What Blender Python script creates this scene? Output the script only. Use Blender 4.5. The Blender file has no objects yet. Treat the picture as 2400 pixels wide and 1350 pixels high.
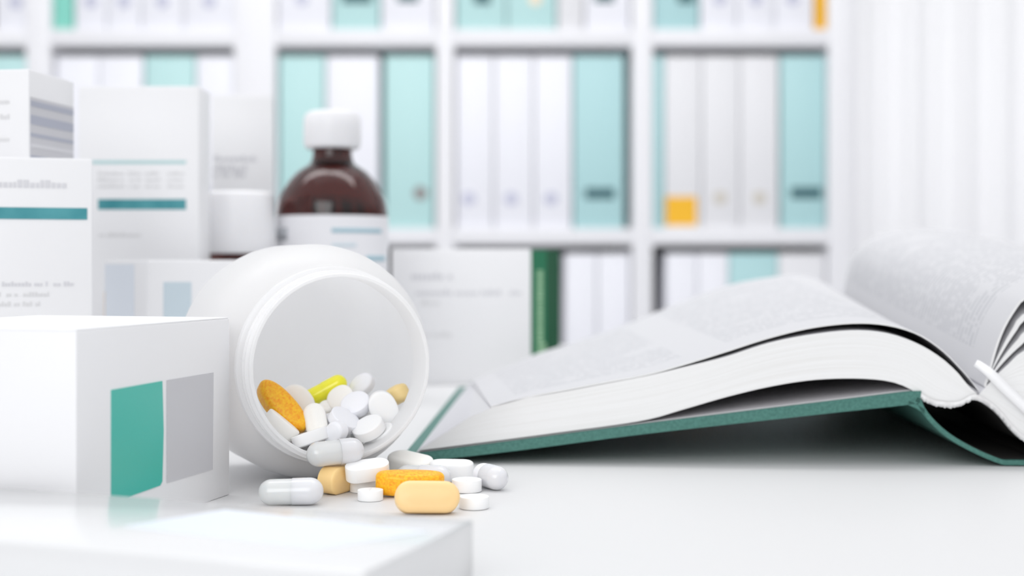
import bpy, bmesh, math, random
from mathutils import Vector, Matrix
random.seed(7)
C = bpy.context.scene.collection
F = 3200.0; CX = 1200.0; HY = 620.0      # focal length, centre column and horizon row in a 2400x1350 frame
H = 73.0                                 # lens height above the table top, mm
T = 0.74                                 # table top height, m

def W(x, d, z):                          # mm, z above the table top -> world metres
    return Vector((x*.001, d*.001, z*.001 + T))
def at(px, py, d):                       # point seen at a pixel, at distance d (mm)
    return Vector(((px-CX)*d/F, d, H-(py-HY)*d/F))

# ------------------------------------------------------------------ materials
def new_mat(name):
    m = bpy.data.materials.new(name); m.use_nodes = True
    nt = m.node_tree; b = nt.nodes['Principled BSDF']
    return m, nt, b
def mat(name, col, rough=.5, sss=0, trans=0, coat=0, spec=.5, sheen=0, alpha=1, metal=0):
    m, nt, b = new_mat(name)
    b.inputs['Base Color'].default_value = (*col, 1)
    b.inputs['Roughness'].default_value = rough
    b.inputs['Specular IOR Level'].default_value = spec
    b.inputs['Metallic'].default_value = metal
    if sss:
        b.inputs['Subsurface Weight'].default_value = sss
        b.inputs['Subsurface Radius'].default_value = (1, .9, .8)
        b.inputs['Subsurface Scale'].default_value = .003
    b.inputs['Transmission Weight'].default_value = trans
    b.inputs['Coat Weight'].default_value = coat
    b.inputs['Coat Roughness'].default_value = .08
    return m
def noisy(name, c1, c2, scale, rough=.5, detail=4, bump=0, coat=0, lo=.35, hi=.65, spec=.5, sss=0, stretch=(1, 1, 1)):
    m, nt, b = new_mat(name)
    tc = nt.nodes.new('ShaderNodeTexCoord'); mp = nt.nodes.new('ShaderNodeMapping')
    mp.inputs['Scale'].default_value = stretch
    n = nt.nodes.new('ShaderNodeTexNoise'); n.inputs['Scale'].default_value = scale; n.inputs['Detail'].default_value = detail
    r = nt.nodes.new('ShaderNodeValToRGB')
    r.color_ramp.elements[0].position = lo; r.color_ramp.elements[1].position = hi
    r.color_ramp.elements[0].color = (*c1, 1); r.color_ramp.elements[1].color = (*c2, 1)
    L = nt.links.new
    L(tc.outputs['Object'], mp.inputs[0]); L(mp.outputs[0], n.inputs['Vector']); L(n.outputs['Fac'], r.inputs[0]); L(r.outputs[0], b.inputs['Base Color'])
    b.inputs['Roughness'].default_value = rough; b.inputs['Coat Weight'].default_value = coat
    b.inputs['Specular IOR Level'].default_value = spec
    if sss:
        b.inputs['Subsurface Weight'].default_value = sss; b.inputs['Subsurface Scale'].default_value = .003
    if bump:
        bp = nt.nodes.new('ShaderNodeBump'); bp.inputs['Strength'].default_value = bump; bp.inputs['Distance'].default_value = .0002
        L(n.outputs['Fac'], bp.inputs['Height']); L(bp.outputs[0], b.inputs['Normal'])
    return m
def translucent_mat(name, col, fac, rough=.35, coat=0):
    m, nt, b = new_mat(name)
    b.inputs['Base Color'].default_value = (*col, 1); b.inputs['Roughness'].default_value = rough
    b.inputs['Coat Weight'].default_value = coat
    t = nt.nodes.new('ShaderNodeBsdfTranslucent'); t.inputs[0].default_value = (*col, 1)
    mx = nt.nodes.new('ShaderNodeMixShader'); mx.inputs[0].default_value = fac
    o = nt.nodes['Material Output']
    nt.links.new(b.outputs[0], mx.inputs[1]); nt.links.new(t.outputs[0], mx.inputs[2]); nt.links.new(mx.outputs[0], o.inputs[0])
    return m

def page_print_mat():
    """rows of faint grey print in columns, from the UV map (u, v in mm)"""
    m, nt, b = new_mat('printed_page'); L = nt.links.new; N = nt.nodes.new
    tc = N('ShaderNodeTexCoord'); sp = N('ShaderNodeSeparateXYZ'); L(tc.outputs['UV'], sp.inputs[0])
    def mth(op, a, bb=None, c=None):
        n = N('ShaderNodeMath'); n.operation = op
        for i, v in enumerate((a, bb, c)):
            if v is None: continue
            if isinstance(v, (int, float)): n.inputs[i].default_value = v
            else: L(v, n.inputs[i])
        return n.outputs[0]
    u, v = sp.outputs[0], sp.outputs[1]
    line = mth('FRACT', mth('DIVIDE', v, 4.6))
    rows = mth('LESS_THAN', line, .45)
    rowid = mth('FLOOR', mth('DIVIDE', v, 4.6))
    cm = N('ShaderNodeCombineXYZ'); L(mth('DIVIDE', u, 2.2), cm.inputs[0]); L(mth('MULTIPLY', rowid, 7.3), cm.inputs[1])
    nz = N('ShaderNodeTexNoise'); nz.inputs['Scale'].default_value = 1; nz.inputs['Detail'].default_value = 1; L(cm.outputs[0], nz.inputs['Vector'])
    words = mth('GREATER_THAN', nz.outputs['Fac'], .44)
    colu = mth('FRACT', mth('DIVIDE', u, 82))
    cols = mth('MULTIPLY', mth('GREATER_THAN', colu, .13), mth('LESS_THAN', colu, .92))
    marg = mth('MULTIPLY', mth('GREATER_THAN', v, 24), mth('LESS_THAN', v, 262))
    big = N('ShaderNodeTexNoise'); big.inputs['Scale'].default_value = .035; L(tc.outputs['UV'], big.inputs['Vector'])
    para = mth('GREATER_THAN', big.outputs['Fac'], .36)
    f = mth('MULTIPLY', mth('MULTIPLY', rows, words), mth('MULTIPLY', cols, mth('MULTIPLY', marg, para)))
    mix = N('ShaderNodeMix'); mix.data_type = 'RGBA'
    L(f, mix.inputs[0]); mix.inputs[6].default_value = (.60, .60, .62, 1); mix.inputs[7].default_value = (.49, .495, .52, 1)
    L(mix.outputs[2], b.inputs['Base Color']); b.inputs['Roughness'].default_value = .65; b.inputs['Specular IOR Level'].default_value = .25
    return m
def page_edge_mat():
    """paper edges: fine streaks along the leaves (u along leaf in mm, v through the thickness 0..1)"""
    m, nt, b = new_mat('page_edges'); L = nt.links.new; N = nt.nodes.new
    tc = N('ShaderNodeTexCoord'); mp = N('ShaderNodeMapping'); mp.inputs['Scale'].default_value = (.012, 34, 1)
    n = N('ShaderNodeTexNoise'); n.inputs['Scale'].default_value = 1; n.inputs['Detail'].default_value = 5
    r = N('ShaderNodeValToRGB'); r.color_ramp.elements[0].position = .3; r.color_ramp.elements[1].position = .55
    r.color_ramp.elements[0].color = (.80, .795, .785, 1); r.color_ramp.elements[1].color = (.86, .86, .86, 1)
    L(tc.outputs['UV'], mp.inputs[0]); L(mp.outputs[0], n.inputs['Vector']); L(n.outputs['Fac'], r.inputs[0]); L(r.outputs[0], b.inputs['Base Color'])
    bp = N('ShaderNodeBump'); bp.inputs['Strength'].default_value = .3; bp.inputs['Distance'].default_value = .0004
    L(n.outputs['Fac'], bp.inputs['Height']); L(bp.outputs[0], b.inputs['Normal'])
    b.inputs['Roughness'].default_value = .8; b.inputs['Specular IOR Level'].default_value = .2
    return m

M = dict(
    table=mat('table_laminate', (.70, .70, .705), .45, spec=.2),
    wall=mat('wall_paint', (.85, .85, .86), .7),
    floor=noisy('floor_vinyl', (.6, .6, .62), (.68, .68, .7), 12, .5),
    shelf=mat('white_melamine', (.84, .84, .87), .45),
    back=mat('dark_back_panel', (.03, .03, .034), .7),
    curtain=translucent_mat('curtain_voile', (.96, .96, .97), .5, .8),
    bwhite=mat('white_binder_board', (.88, .885, .94), .5),
    bgrey=mat('off_white_binder_board', (.80, .80, .825), .5),
    bteal=mat('pale_teal_binder_board', (.51, .765, .76), .5),
    bteald=mat('teal_binder_board', (.45, .70, .72), .5),
    bmint=mat('mint_binder_board', (.25, .68, .57), .5),
    ring=mat('ring_metal_lilac', (.56, .57, .70), .35, metal=.2),
    ringt=mat('ring_metal_tan', (.66, .62, .55), .35, metal=.2), ringd=mat('ring_metal_dark', (.28, .22, .22), .4),
    darkl=mat('dark_label', (.035, .12, .14), .5),
    orange_st=mat('orange_sticker', (.93, .5, .02), .5),
    cream_st=mat('cream_sticker', (.93, .78, .6), .5),
    hdpe=translucent_mat('white_polyethylene', (.97, .97, .975), .62, .32),
    hdpe_neck=translucent_mat('white_polyethylene_neck', (.98, .98, .985), .48, .28),
    cap=mat('white_screw_cap', (.84, .84, .86), .4, sss=.3),
    amber=None,
    label=mat('paper_label', (.82, .82, .85), .55),
    lblue=mat('label_blue_print', (.36, .54, .62), .55),
    lgrey=mat('label_grey_print', (.45, .47, .5), .55),
    carton=mat('carton_board', (.86, .86, .875), .38, spec=.35),
    carton_gloss=mat('glossy_carton_board', (.76, .765, .775), .22, coat=.35),
    flap=mat('carton_flap', (.87, .87, .885), .4),
    teal=noisy('teal_print', (.02, .23, .27), (.10, .38, .42), 40, .4),
    tealpale=mat('pale_teal_print', (.48, .68, .69), .5),
    green=noisy('sea_green_print', (.025, .45, .37), (.08, .52, .43), 26, .3, detail=1, stretch=(.2, .2, 1)),
    greyp=mat('grey_print', (.58, .58, .61), .35),
    greyp2=mat('slate_print', (.42, .44, .52), .45),
    paleb=mat('pale_blue_print', (.60, .70, .76), .4),
    paleb2=mat('very_pale_blue_print', (.78, .83, .90), .4),
    peachp=mat('peach_print', (.85, .62, .42), .5),
    ink=mat('grey_ink', (.68, .68, .71), .6),
    inkpale=mat('pale_grey_ink', (.72, .72, .73), .6),
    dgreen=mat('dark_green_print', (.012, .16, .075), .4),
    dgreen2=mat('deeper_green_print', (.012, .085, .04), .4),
    lgreen=mat('light_green_ink', (.30, .52, .32), .5),
    cover=noisy('green_book_cloth', (.045, .155, .13), (.07, .215, .18), 900, .55, bump=.3),
    endpaper=mat('endpaper', (.74, .72, .74), .7),
    cavity_shade=mat('black_cavity_shade', (.008, .007, .006), .9),  # near-black colour standing in for the shade inside the book's spine cavity
    glue=noisy('glued_spine_edge', (.74, .73, .73), (.86, .86, .86), 500, .8, bump=.8),
    ribbon=mat('white_ribbon', (.93, .93, .94), .5),
    fore=mat('fore_edge_paper', (.60, .60, .63), .8, spec=.2), page=page_print_mat(), edge=page_edge_mat(),
    pw=mat('white_tablet', (.95, .95, .95), .5, sss=.25), pcool=mat('cool_white_tablet', (.92, .925, .975), .5, sss=.25),
    pcream=mat('cream_tablet', (.97, .95, .90), .45, sss=.25),
    orange=noisy('mottled_orange_tablet', (.95, .32, .005), (1.0, .55, .015), 1100, .4, detail=6, bump=.5, lo=.3, hi=.6, sss=.1),
    yellow=mat('yellow_green_gelatin', (1, .93, .03), .25, sss=.2, coat=.4),
    peach=mat('peach_film_coat', (1, .68, .30), .38, sss=.2), peach2=mat('peach_film_coat_pale', (.96, .66, .32), .4, sss=.2),
    tan=mat('tan_film_coat', (.92, .70, .32), .4, sss=.1),
    gel=mat('milky_gelatin', (.86, .87, .87), .22, sss=.35, trans=.25, coat=.4),
    gelc=mat('milky_gelatin_cap', (.88, .88, .91), .22, sss=.35, trans=.2, coat=.4),
)
def amber_mat():
    m, nt, b = new_mat('amber_glass')
    b.inputs['Base Color'].default_value = (.065, .004, .0012, 1); b.inputs['Roughness'].default_value = .05
    b.inputs['Transmission Weight'].default_value = .92
    return m
M['amber'] = amber_mat()

# ------------------------------------------------------------------ object helpers
def link(name, bm, material, parent=None, smooth=True):
    me = bpy.data.meshes.new(name)
    bmesh.ops.recalc_face_normals(bm, faces=bm.faces)
    bm.to_mesh(me); bm.free()
    mats = material if isinstance(material, (list, tuple)) else [material]
    for mm in mats: me.materials.append(mm)
    if smooth:
        me.polygons.foreach_set('use_smooth', [True]*len(me.polygons))
        try: me.set_sharp_from_angle(angle=math.radians(32))
        except Exception: pass
    o = bpy.data.objects.new(name, me); C.objects.link(o)
    if parent: o.parent = parent
    return o
def tag(o, label, cat, group=None):
    o['label'] = label; o['category'] = cat
    if group: o['group'] = group
    return o
def empty(name, loc, rz=0, label=None, cat=None, group=None):
    o = bpy.data.objects.new(name, None); C.objects.link(o); o.empty_display_size = .01
    o.location = loc; o.rotation_euler = (0, 0, rz)
    if label: tag(o, label, cat, group)
    return o
def structure(o):
    o['kind'] = 'structure'; return o
def bm_box(bm, x0, y0, z0, x1, y1, z1, bev=0, seg=2):   # mm
    b2 = bmesh.new(); bmesh.ops.create_cube(b2, size=1)
    for v in b2.verts:
        v.co = Vector(((x0+x1)/2+v.co.x*(x1-x0), (y0+y1)/2+v.co.y*(y1-y0), (z0+z1)/2+v.co.z*(z1-z0)))*.001
    if bev: bmesh.ops.bevel(b2, geom=b2.edges[:], offset=bev*.001, segments=seg, profile=.5, affect='EDGES')
    me = bpy.data.meshes.new('tmp'); b2.to_mesh(me); b2.free(); bm.from_mesh(me); bpy.data.meshes.remove(me)
    return bm
def box(name, dims, material, parent=None, bev=0):
    bm = bmesh.new(); bm_box(bm, *dims, bev=bev)
    return link(name, bm, material, parent)
def bm_lathe(bm, prof, n=64, closed=False):             # prof [(r, z)] mm about z
    rings = []
    for r, z in prof:
        if r < 1e-6: rings.append([bm.verts.new((0, 0, z*.001))])
        else: rings.append([bm.verts.new((r*.001*math.cos(2*math.pi*k/n), r*.001*math.sin(2*math.pi*k/n), z*.001)) for k in range(n)])
    pairs = list(zip(rings, rings[1:]))
    if closed: pairs.append((rings[-1], rings[0]))
    for a, b in pairs:
        for k in range(n):
            k2 = (k+1) % n
            if len(a) == 1 and len(b) == 1: continue
            if len(a) == 1: bm.faces.new((a[0], b[k], b[k2]))
            elif len(b) == 1: bm.faces.new((a[k], a[k2], b[0]))
            else: bm.faces.new((a[k], a[k2], b[k2], b[k]))
    return bm
def lathe(name, prof, material, parent=None, n=64, closed=False):
    return link(name, bm_lathe(bmesh.new(), prof, n, closed), material, parent)
def catmull(pts, n):
    P = [Vector(p) for p in pts]; m = len(P)-1; out = []
    P = [P[0]*2-P[1]] + P + [P[-1]*2-P[-2]]
    # chord-length parameter
    cum = [0]
    for i in range(m): cum.append(cum[-1]+(P[i+2]-P[i+1]).length)
    for k in range(n):
        s = cum[-1]*k/(n-1); i = 0
        while i < m-1 and s > cum[i+1]: i += 1
        t = (s-cum[i])/max(1e-9, cum[i+1]-cum[i])
        a, b, c, d = P[i:i+4]
        out.append(.5*((2*b)+(c-a)*t+(2*a-5*b+4*c-d)*t*t+(3*b-a-3*c+d)*t**3))
    return out

# ------------------------------------------------------------------ room, table
structure(box('floor', (-3000, -1500, -50, 3500, 3200, 0), M['floor']))
structure(box('wall_back', (-3000, 2925, 0, 3500, 3000, 2700), M['wall']))
table = empty('table', (0, 0, 0), 0, 'wide white laminate table carrying the jar, the boxes and the open book', 'table')
tt = box('tabletop', (-900, -350, 715, 900, 1235, 740), M['table'], table, bev=2)
for x in (-860, 800):
    for y in (-310, 1140): box('leg', (x, y, 0, x+60, y+60, 716), M['table'], table, bev=2)

# ------------------------------------------------------------------ shelving and binders
SD = 2500.0; S = F/SD
def sx(px): return (px-CX)/S
def sz(py): return H-(py-HY)/S + T*1000
shelf = empty('shelving_unit', (0, 0, 0), 0, 'tall white shelving unit filled with binders along the back of the room', 'shelf')
panels = [(-420, -375), (60, 118), (548, 645), (1022, 1064), (1482, 1530), (1942, 2004)]
topz = sz(-420); 
for a, b in panels: box('upright_panel', (sx(a), SD, 0, sx(b), SD+390, topz), M['shelf'], shelf, bev=1.5)
cells = [(panels[i][1], panels[i+1][0]) for i in range(5)]
boards_y = [(-420, -388), (68, 108), (535, 574), (1000, 1038), (1465, 1503)]
for a, b in cells:
    for t, u in boards_y: box('shelf_board', (sx(a), SD+1, sz(u), sx(b), SD+380, sz(t)), M['shelf'], shelf, bev=1)
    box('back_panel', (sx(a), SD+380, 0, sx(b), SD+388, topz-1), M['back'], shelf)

def ring_bm(x, z, y, R=10, r=2.2):
    bm = bmesh.new(); n, m_ = 28, 8; g = []
    for i in range(n):
        a = 2*math.pi*i/n
        g.append([bm.verts.new(Vector((x+(R+r*math.cos(2*math.pi*j/m_))*math.cos(a), y-r*math.sin(2*math.pi*j/m_)*.7, z+(R+r*math.cos(2*math.pi*j/m_))*math.sin(a)))*.001) for j in range(m_)])
    for i in range(n):
        for j in range(m_): bm.faces.new((g[i][j], g[(i+1) % n][j], g[(i+1) % n][(j+1) % m_], g[i][(j+1) % m_]))
    # the dark finger hole's floor
    vs = [bm.verts.new(Vector((x+R*math.cos(2*math.pi*i/n), y-.4, z+R*math.sin(2*math.pi*i/n)))*.001) for i in range(n)]
    bm.faces.new(vs)
    return bm
def binder(x0, x1, base, material, label, group, ring=None, plate=None, sticker=None, height=318, rz=455):
    """x0,x1: pixel columns; base: pixel row of the board it stands on"""
    zb = sz(base); X0, X1 = sx(x0)+.3, sx(x1)-.3; w = X1-X0
    o = empty('ring_binder', W((X0+X1)/2, SD+14, zb-T*1000), 0, label, 'binder', group)
    bm = bmesh.new()                                   # rounded spine, two covers
    bm_box(bm, -w/2, 0, 0, w/2, 3, height, bev=1.2)
    bm_box(bm, -w/2, 2, 0, -w/2+2.4, 285, height, bev=.8)
    bm_box(bm, w/2-2.4, 2, 0, w/2, 285, height, bev=.8)
    link('cover', bm, material, o)
    box('paper_stack', (-w/2+4, 12, 6, w/2-4, 270, height-14), M['label'], o)
    rzl = (base-rz)/S
    if ring:
        rx = sx(ring[0])-(X0+X1)/2
        link('finger_ring', ring_bm(rx, rzl if len(ring) < 3 else (base-ring[2])/S, -.6), ring[1], o)
    if plate:
        px0, py0, px1, py1 = plate
        box('label_plate', (sx(px0)-(X0+X1)/2, -1.4, (base-py1)/S, sx(px1)-(X0+X1)/2, -.1, (base-py0)/S), M['darkl'], o, bev=.5)
    if sticker:
        (px0, py0, px1, py1), sm = sticker
        box('sticker', (sx(px0)-(X0+X1)/2, -1.2, (base-py1)/S, sx(px1)-(X0+X1)/2, -.1, (base-py0)/S), sm, o)
    return o
B = 535
gm = 'binders on the middle shelf'; gt = 'binders on the top shelf'; gl = 'binders on the lower shelf'
# middle row
binder(-60, 56, B, M['bteal'], 'pale teal binder at the far left edge of the middle shelf', gm)
binder(126, 226, B, M['bwhite'], 'white binder, first in the shelf bay above the stacked cartons', gm, ring=(176, M['ring']))
binder(228, 330, B, M['bwhite'], 'white binder left of the teal one behind the stacked cartons', gm, ring=(279, M['ring']))
binder(336, 452, B, M['bteal'], 'pale teal binder peeking out above the tall carton', gm)
binder(456, 544, B, M['bwhite'], 'white binder right of the teal one above the tall carton', gm, ring=(500, M['ring']))
binder(652, 758, B, M['bteal'], 'pale teal binder left of the brown bottle cap', gm)
binder(762, 886, B, M['bwhite'], 'wide white binder directly behind the brown bottle cap', gm)
binder(900, 1016, B, M['bteal'], 'pale teal binder right of the brown bottle with a small dark ring', gm, ring=(984, M['ringd'], 452))
binder(1068, 1156, B, M['bwhite'], 'white binder, leftmost of the three beside the teal one', gm, ring=(1098, M['ring'], 465))
binder(1158, 1250, B, M['bwhite'], 'white binder, middle of the three beside the teal one', gm, ring=(1198, M['ring'], 465))
binder(1252, 1341, B, M['bwhite'], 'white binder touching the teal binder in the centre bay', gm, ring=(1292, M['ring'], 465))
binder(1345, 1464, B, M['bteald'], 'teal binder with dark label at the right of the centre bay', gm, plate=(1372, 440, 1442, 465))
binder(1532, 1558, B, M['bteald'], 'thin teal folder at the left side of the right bay', gm)
binder(1560, 1646, B, M['bgrey'], 'off-white binder with a square orange sticker at its foot', gm, sticker=((1562, 460, 1635, 528), M['orange_st']))
binder(1648, 1736, B, M['bgrey'], 'off-white binder right of the one with the orange sticker', gm, ring=(1691, M['ringt'], 463))
binder(1738, 1828, B, M['bgrey'], 'off-white binder left of the rightmost teal binder', gm, ring=(1783, M['ringt'], 463))
binder(1834, 1938, B, M['bteald'], 'teal binder with dark label at the right end of the middle shelf', gm, plate=(1857, 438, 1930, 464))
# top row (only feet are in view)
B = 68
binder(-18, 57, B, M['bwhite'], 'white binder beside the leftmost divider on the top shelf', gt, ring=(30, M['ring'], 2))
binder(120, 166, B, M['bmint'], 'narrow mint green binder on the top shelf at the left', gt)
for a, b, n in ((170, 245, 'white binder touching the mint green one'), (247, 325, 'white binder second from the mint green one'), (327, 425, 'white binder third from the mint green one'), (427, 546, 'wide white binder fourth from the mint green one')):
    binder(a, b, B, M['bwhite'], n, gt, ring=((a+b)/2, M['ring'], 0))
binder(648, 773, B, M['bwhite'], 'white binder left of a teal one, above the brown bottle', gt, ring=(705, M['ring'], -6))
binder(777, 888, B, M['bteal'], 'pale teal binder with dark label on the top shelf above the bottle', gt, plate=(800, -20, 870, 4))
binder(892, 1018, B, M['bwhite'], 'white binder right of a teal one, above the brown bottle', gt, plate=(930, -20, 980, 1))
binder(1068, 1186, B, M['bteal'], 'pale teal binder, left of a pair on the top shelf', gt, plate=(1110, -22, 1150, 6))
binder(1188, 1304, B, M['bteal'], 'pale teal binder with orange disc, right of a pair on the top shelf', gt, ring=(1255, M['cream_st'], -6))
binder(1307, 1369, B, M['bgrey'], 'narrow off-white binder right of the teal pair', gt)
binder(1372, 1478, B, M['bwhite'], 'white binder with dark label touching the divider right of the teal pair', gt, plate=(1395, -22, 1440, 2))
binder(1534, 1640, B, M['bteald'], 'teal binder with dark label in the top right bay', gt, plate=(1590, -24, 1630, 4))
binder(1644, 1730, B, M['bwhite'], 'white binder right of the teal one in the top right bay', gt, ring=(1690, M['ring'], -6))
binder(1732, 1818, B, M['bwhite'], 'white binder in the middle of the top right bay', gt, ring=(1775, M['ring'], -6))
binder(1820, 1910, B, M['bwhite'], 'white binder left of the orange one on the top shelf', gt, ring=(1862, M['ring'], -6))
binder(1914, 1940, B, M['orange_st'], 'narrow orange binder at the right end of the top shelf', gt)
B = 1000
binder(1325, 1400, B, M['bwhite'], 'white binder on the lower shelf just right of the green carton end', gl)
binder(1402, 1478, B, M['bwhite'], 'white binder on the lower shelf left of the divider', gl)
binder(1562, 1636, B, M['bwhite'], 'white binder on the lower shelf beside the black gap', gl)
binder(1638, 1710, B, M['bwhite'], 'white binder on the lower shelf left of the teal one', gl)
binder(1712, 1826, B, M['bteald'], 'teal binder on the lower shelf above the open pages', gl)
binder(1828, 1938, B, M['bgrey'], 'pale binder at the right end of the lower shelf', gl)

# pleated curtain
bm = bmesh.new(); n = 420; rows = []
for j, z in enumerate((sz(-400), sz(600), 20)):
    r = []
    for i in range(n):
        x = sx(2012)+i*(1300/n)
        y = SD+20+5*math.sin(x*.075+.6*math.sin(x*.021))+2.5*math.sin(x*.19+j)
        r.append(bm.verts.new(Vector((x, y, z))*.001))
    rows.append(r)
for a, b in zip(rows, rows[1:]):
    for i in range(n-1): bm.faces.new((a[i], a[i+1], b[i+1], b[i]))
cur = link('curtain', bm, M['curtain'])
sm = cur.modifiers.new('cloth', 'SOLIDIFY'); sm.thickness = .0012
tag(cur, 'white pleated floor length curtain hanging right of the shelving unit', 'curtain')

# ------------------------------------------------------------------ cartons
def panel(parent, name, face, dims, pts, material, t=.25):
    """printed area: polygon pts (u, v) in mm on a face of a carton w x d x h"""
    w, d, h = dims; bm = bmesh.new(); lo = []; hi = []
    for u, v in pts:
        if face == 'front': a, b = (u, 0.02, v), (u, -t, v)
        elif face == 'right': a, b = (w-.02, u, v), (w+t, u, v)
        elif face == 'left': a, b = (0.02, u, v), (-t, u, v)
        else: a, b = (u, v, h-.02), (u, v, h+t)
        lo.append(bm.verts.new(Vector(a)*.001)); hi.append(bm.verts.new(Vector(b)*.001))
    bm.faces.new(hi); bm.faces.new(lo[::-1])
    for i in range(len(pts)):
        k = (i+1) % len(pts); bm.faces.new((lo[i], lo[k], hi[k], hi[i]))
    return link(name, bm, material, parent, smooth=False)
def rect(u0, v0, u1, v1): return [(u0, v0), (u1, v0), (u1, v1), (u0, v1)]
def print_line(parent, face, dims, u0, u1, v, hgt, material, seed=1):
    """a line of small print too blurred to read: a row of little ink marks, one part"""
    w, d, h = dims; rn = random.Random(seed); bm = bmesh.new(); u = u0
    while u < u1:
        lw = hgt*rn.uniform(.35, .7); hh = hgt*rn.choice((.65, .65, .7, 1))
        if rn.random() < .15: u += hgt*.5; continue
        if face == 'front': bm_box(bm, u, -.2, v, min(u+lw, u1), 0, v+hh)
        elif face == 'right': bm_box(bm, w, u, v, w+.2, min(u+lw, u1), v+hh)
        u += lw+hgt*.15
    return link('printed_line', bm, material, parent, smooth=False)
def carton(loc, yaw, dims, label, material=None, anchor='fl', flap=True, cat='box', group=None):
    w, d, h = dims; r = math.radians(yaw)
    ex = Vector((math.cos(r), math.sin(r), 0))
    p = Vector(loc)
    if anchor == 'fr': p = p-ex*w
    o = empty('medicine_carton', W(*p), r, label, cat, group)
    box('carton_body', (0, 0, 0, w, d, h), material or M['carton'], o, bev=.5)
    if flap:
        box('tuck_flap', (.8, .8, h-.05, w-.8, d*.93, h+.35), M['flap'], o, bev=.12)
    return o

# foreground: low flat carton and the one standing on it
NC = (-27.9, 257.4)
dF = (190, 56, 15)
f1 = carton((NC[0], NC[1], 0), -20, dF, 'low flat glossy white carton lying nearest the viewer at the bottom left', M['carton_gloss'], 'fr', flap=False)
panel(f1, 'printed_panel', 'top', dF, [(120, 22), (172, 16), (186, 40), (130, 48)], M['paleb2'], .1)
panel(f1, 'printed_band', 'front', dF, rect(5, 0.5, 170, 6.5), M['paleb'], .1)
dL = (70, 84.2, 55.9)
l1 = carton((-112.3, 352, 0), -15.7, dL, 'white carton with a sea green and a grey panel standing left of the jar', M['carton'], 'fr', flap=False)
def on_right(o_near, yaw, dims, px, py, z0):
    """pixel -> (u, v) on the right face of a carton whose near right corner is o_near"""
    r = math.radians(yaw); ey = Vector((-math.sin(r), math.cos(r)))
    k = (px-CX)/F                                    # X = k*D
    t = (k*o_near[1]-o_near[0])/(ey.x-k*ey.y)
    D = o_near[1]+ey.y*t
    return t, H-(py-HY)*D/F-z0
def RP(px, py): return on_right((-112.3, 352), -15.7, dL, px, py, 0)
panel(l1, 'green_panel', 'right', dL, [RP(x, y) for x, y in ((260, 1179), (374, 1138), (379, 1128), (382, 1010), (379, 893), (260, 914))], M['green'])
panel(l1, 'grey_panel', 'right', dL, [RP(x, y) for x, y in ((390, 1132), (497, 1100), (499, 873), (390, 891))], M['greyp'])
box('lid_edge', (.3, .3, dL[2]-.05, dL[0]-.3, dL[1]-.3, dL[2]+.4), M['flap'], l1, bev=.15)

# mid-distance stack on the left
def fx(px, d): return (px-CX)*d/F
def fz(py, d): return H-(py-HY)*d/F
d1 = 520; dM1 = (76, 42, fz(374, d1))
m1 = carton((fx(216, d1), d1, 0), 17, dM1, 'white carton with a teal stripe standing at the far left, lower of two', anchor='fr')
k = 1/(F/d1); 
def M1(px, py): return (dM1[0]-(216-px)*k, fz(py, d1))
a, b = M1(-60, 515), M1(205, 488); panel(m1, 'teal_stripe', 'front', dM1, rect(a[0], a[1], b[0], b[1]), M['teal'])
print_line(m1, 'front', dM1, M1(-50, 0)[0], M1(160, 0)[0], fz(442, d1), 2.9, M['ink'], 3)
for yy, e, mt in ((670, 175, 'ink'), (694, 120, 'inkpale'), (716, 100, 'inkpale')): print_line(m1, 'front', dM1, M1(-50, 0)[0], M1(e, 0)[0], fz(yy, d1), 1.7, M[mt], yy)
dM0 = (52, 37, fz(163, 524)-dM1[2]-.4)
m0 = carton((fx(68, 524), 524, dM1[2]+.4), -8.7, dM0, 'small white carton with grey banded side on top of the left stack', anchor='fr')
for i, (v0, v1, mt) in enumerate(((.60, .66, 'greyp2'), (.40, .50, 'greyp2'), (.26, .30, 'greyp2'), (.14, .18, 'ink'), (.01, .05, 'greyp2'))):
    panel(m0, 'grey_band', 'right', dM0, rect(1, v0*dM0[2], 36, v1*dM0[2]), M[mt], .3)
panel(m0, 'grey_side_print', 'right', dM0, rect(.8, .2, 36.2, .70*dM0[2]), M['greyp'], .15)
for yy in (0.62, .45, .2): print_line(m0, 'front', dM0, 5, 44, yy*dM0[2], 2, M['inkpale'], int(yy*100))

d3 = 585; dM3 = (58, 48, fz(611, d3))
m3 = carton((fx(345, d3), d3, 0), 38, dM3, 'low carton with a pale blue square, standing between the left stack and the jar')
k3 = d3/F
def on_front(o_fl, yaw, px, py):
    r = math.radians(yaw); ex = Vector((math.cos(r), math.sin(r))); k_ = (px-CX)/F
    t = (k_*o_fl[1]-o_fl[0])/(ex.x-k_*ex.y); D = o_fl[1]+ex.y*t
    return t, max(.3, H-(py-HY)*D/F)
def FP(px, py): return on_front((fx(345, d3), d3), 38, px, py)
panel(m3, 'pale_blue_panel', 'front', dM3, [FP(383, 760), FP(448, 760), FP(448, 661), FP(383, 661)], M['paleb'])
panel(m3, 'blue_side_print', 'left', dM3, rect(14, .5, 47, dM3[2]-1.5), M['paleb2'])
panel(m3, 'peach_side_print', 'left', dM3, rect(47, .5, 47.8, dM3[2]-14), M['peachp'])

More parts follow.
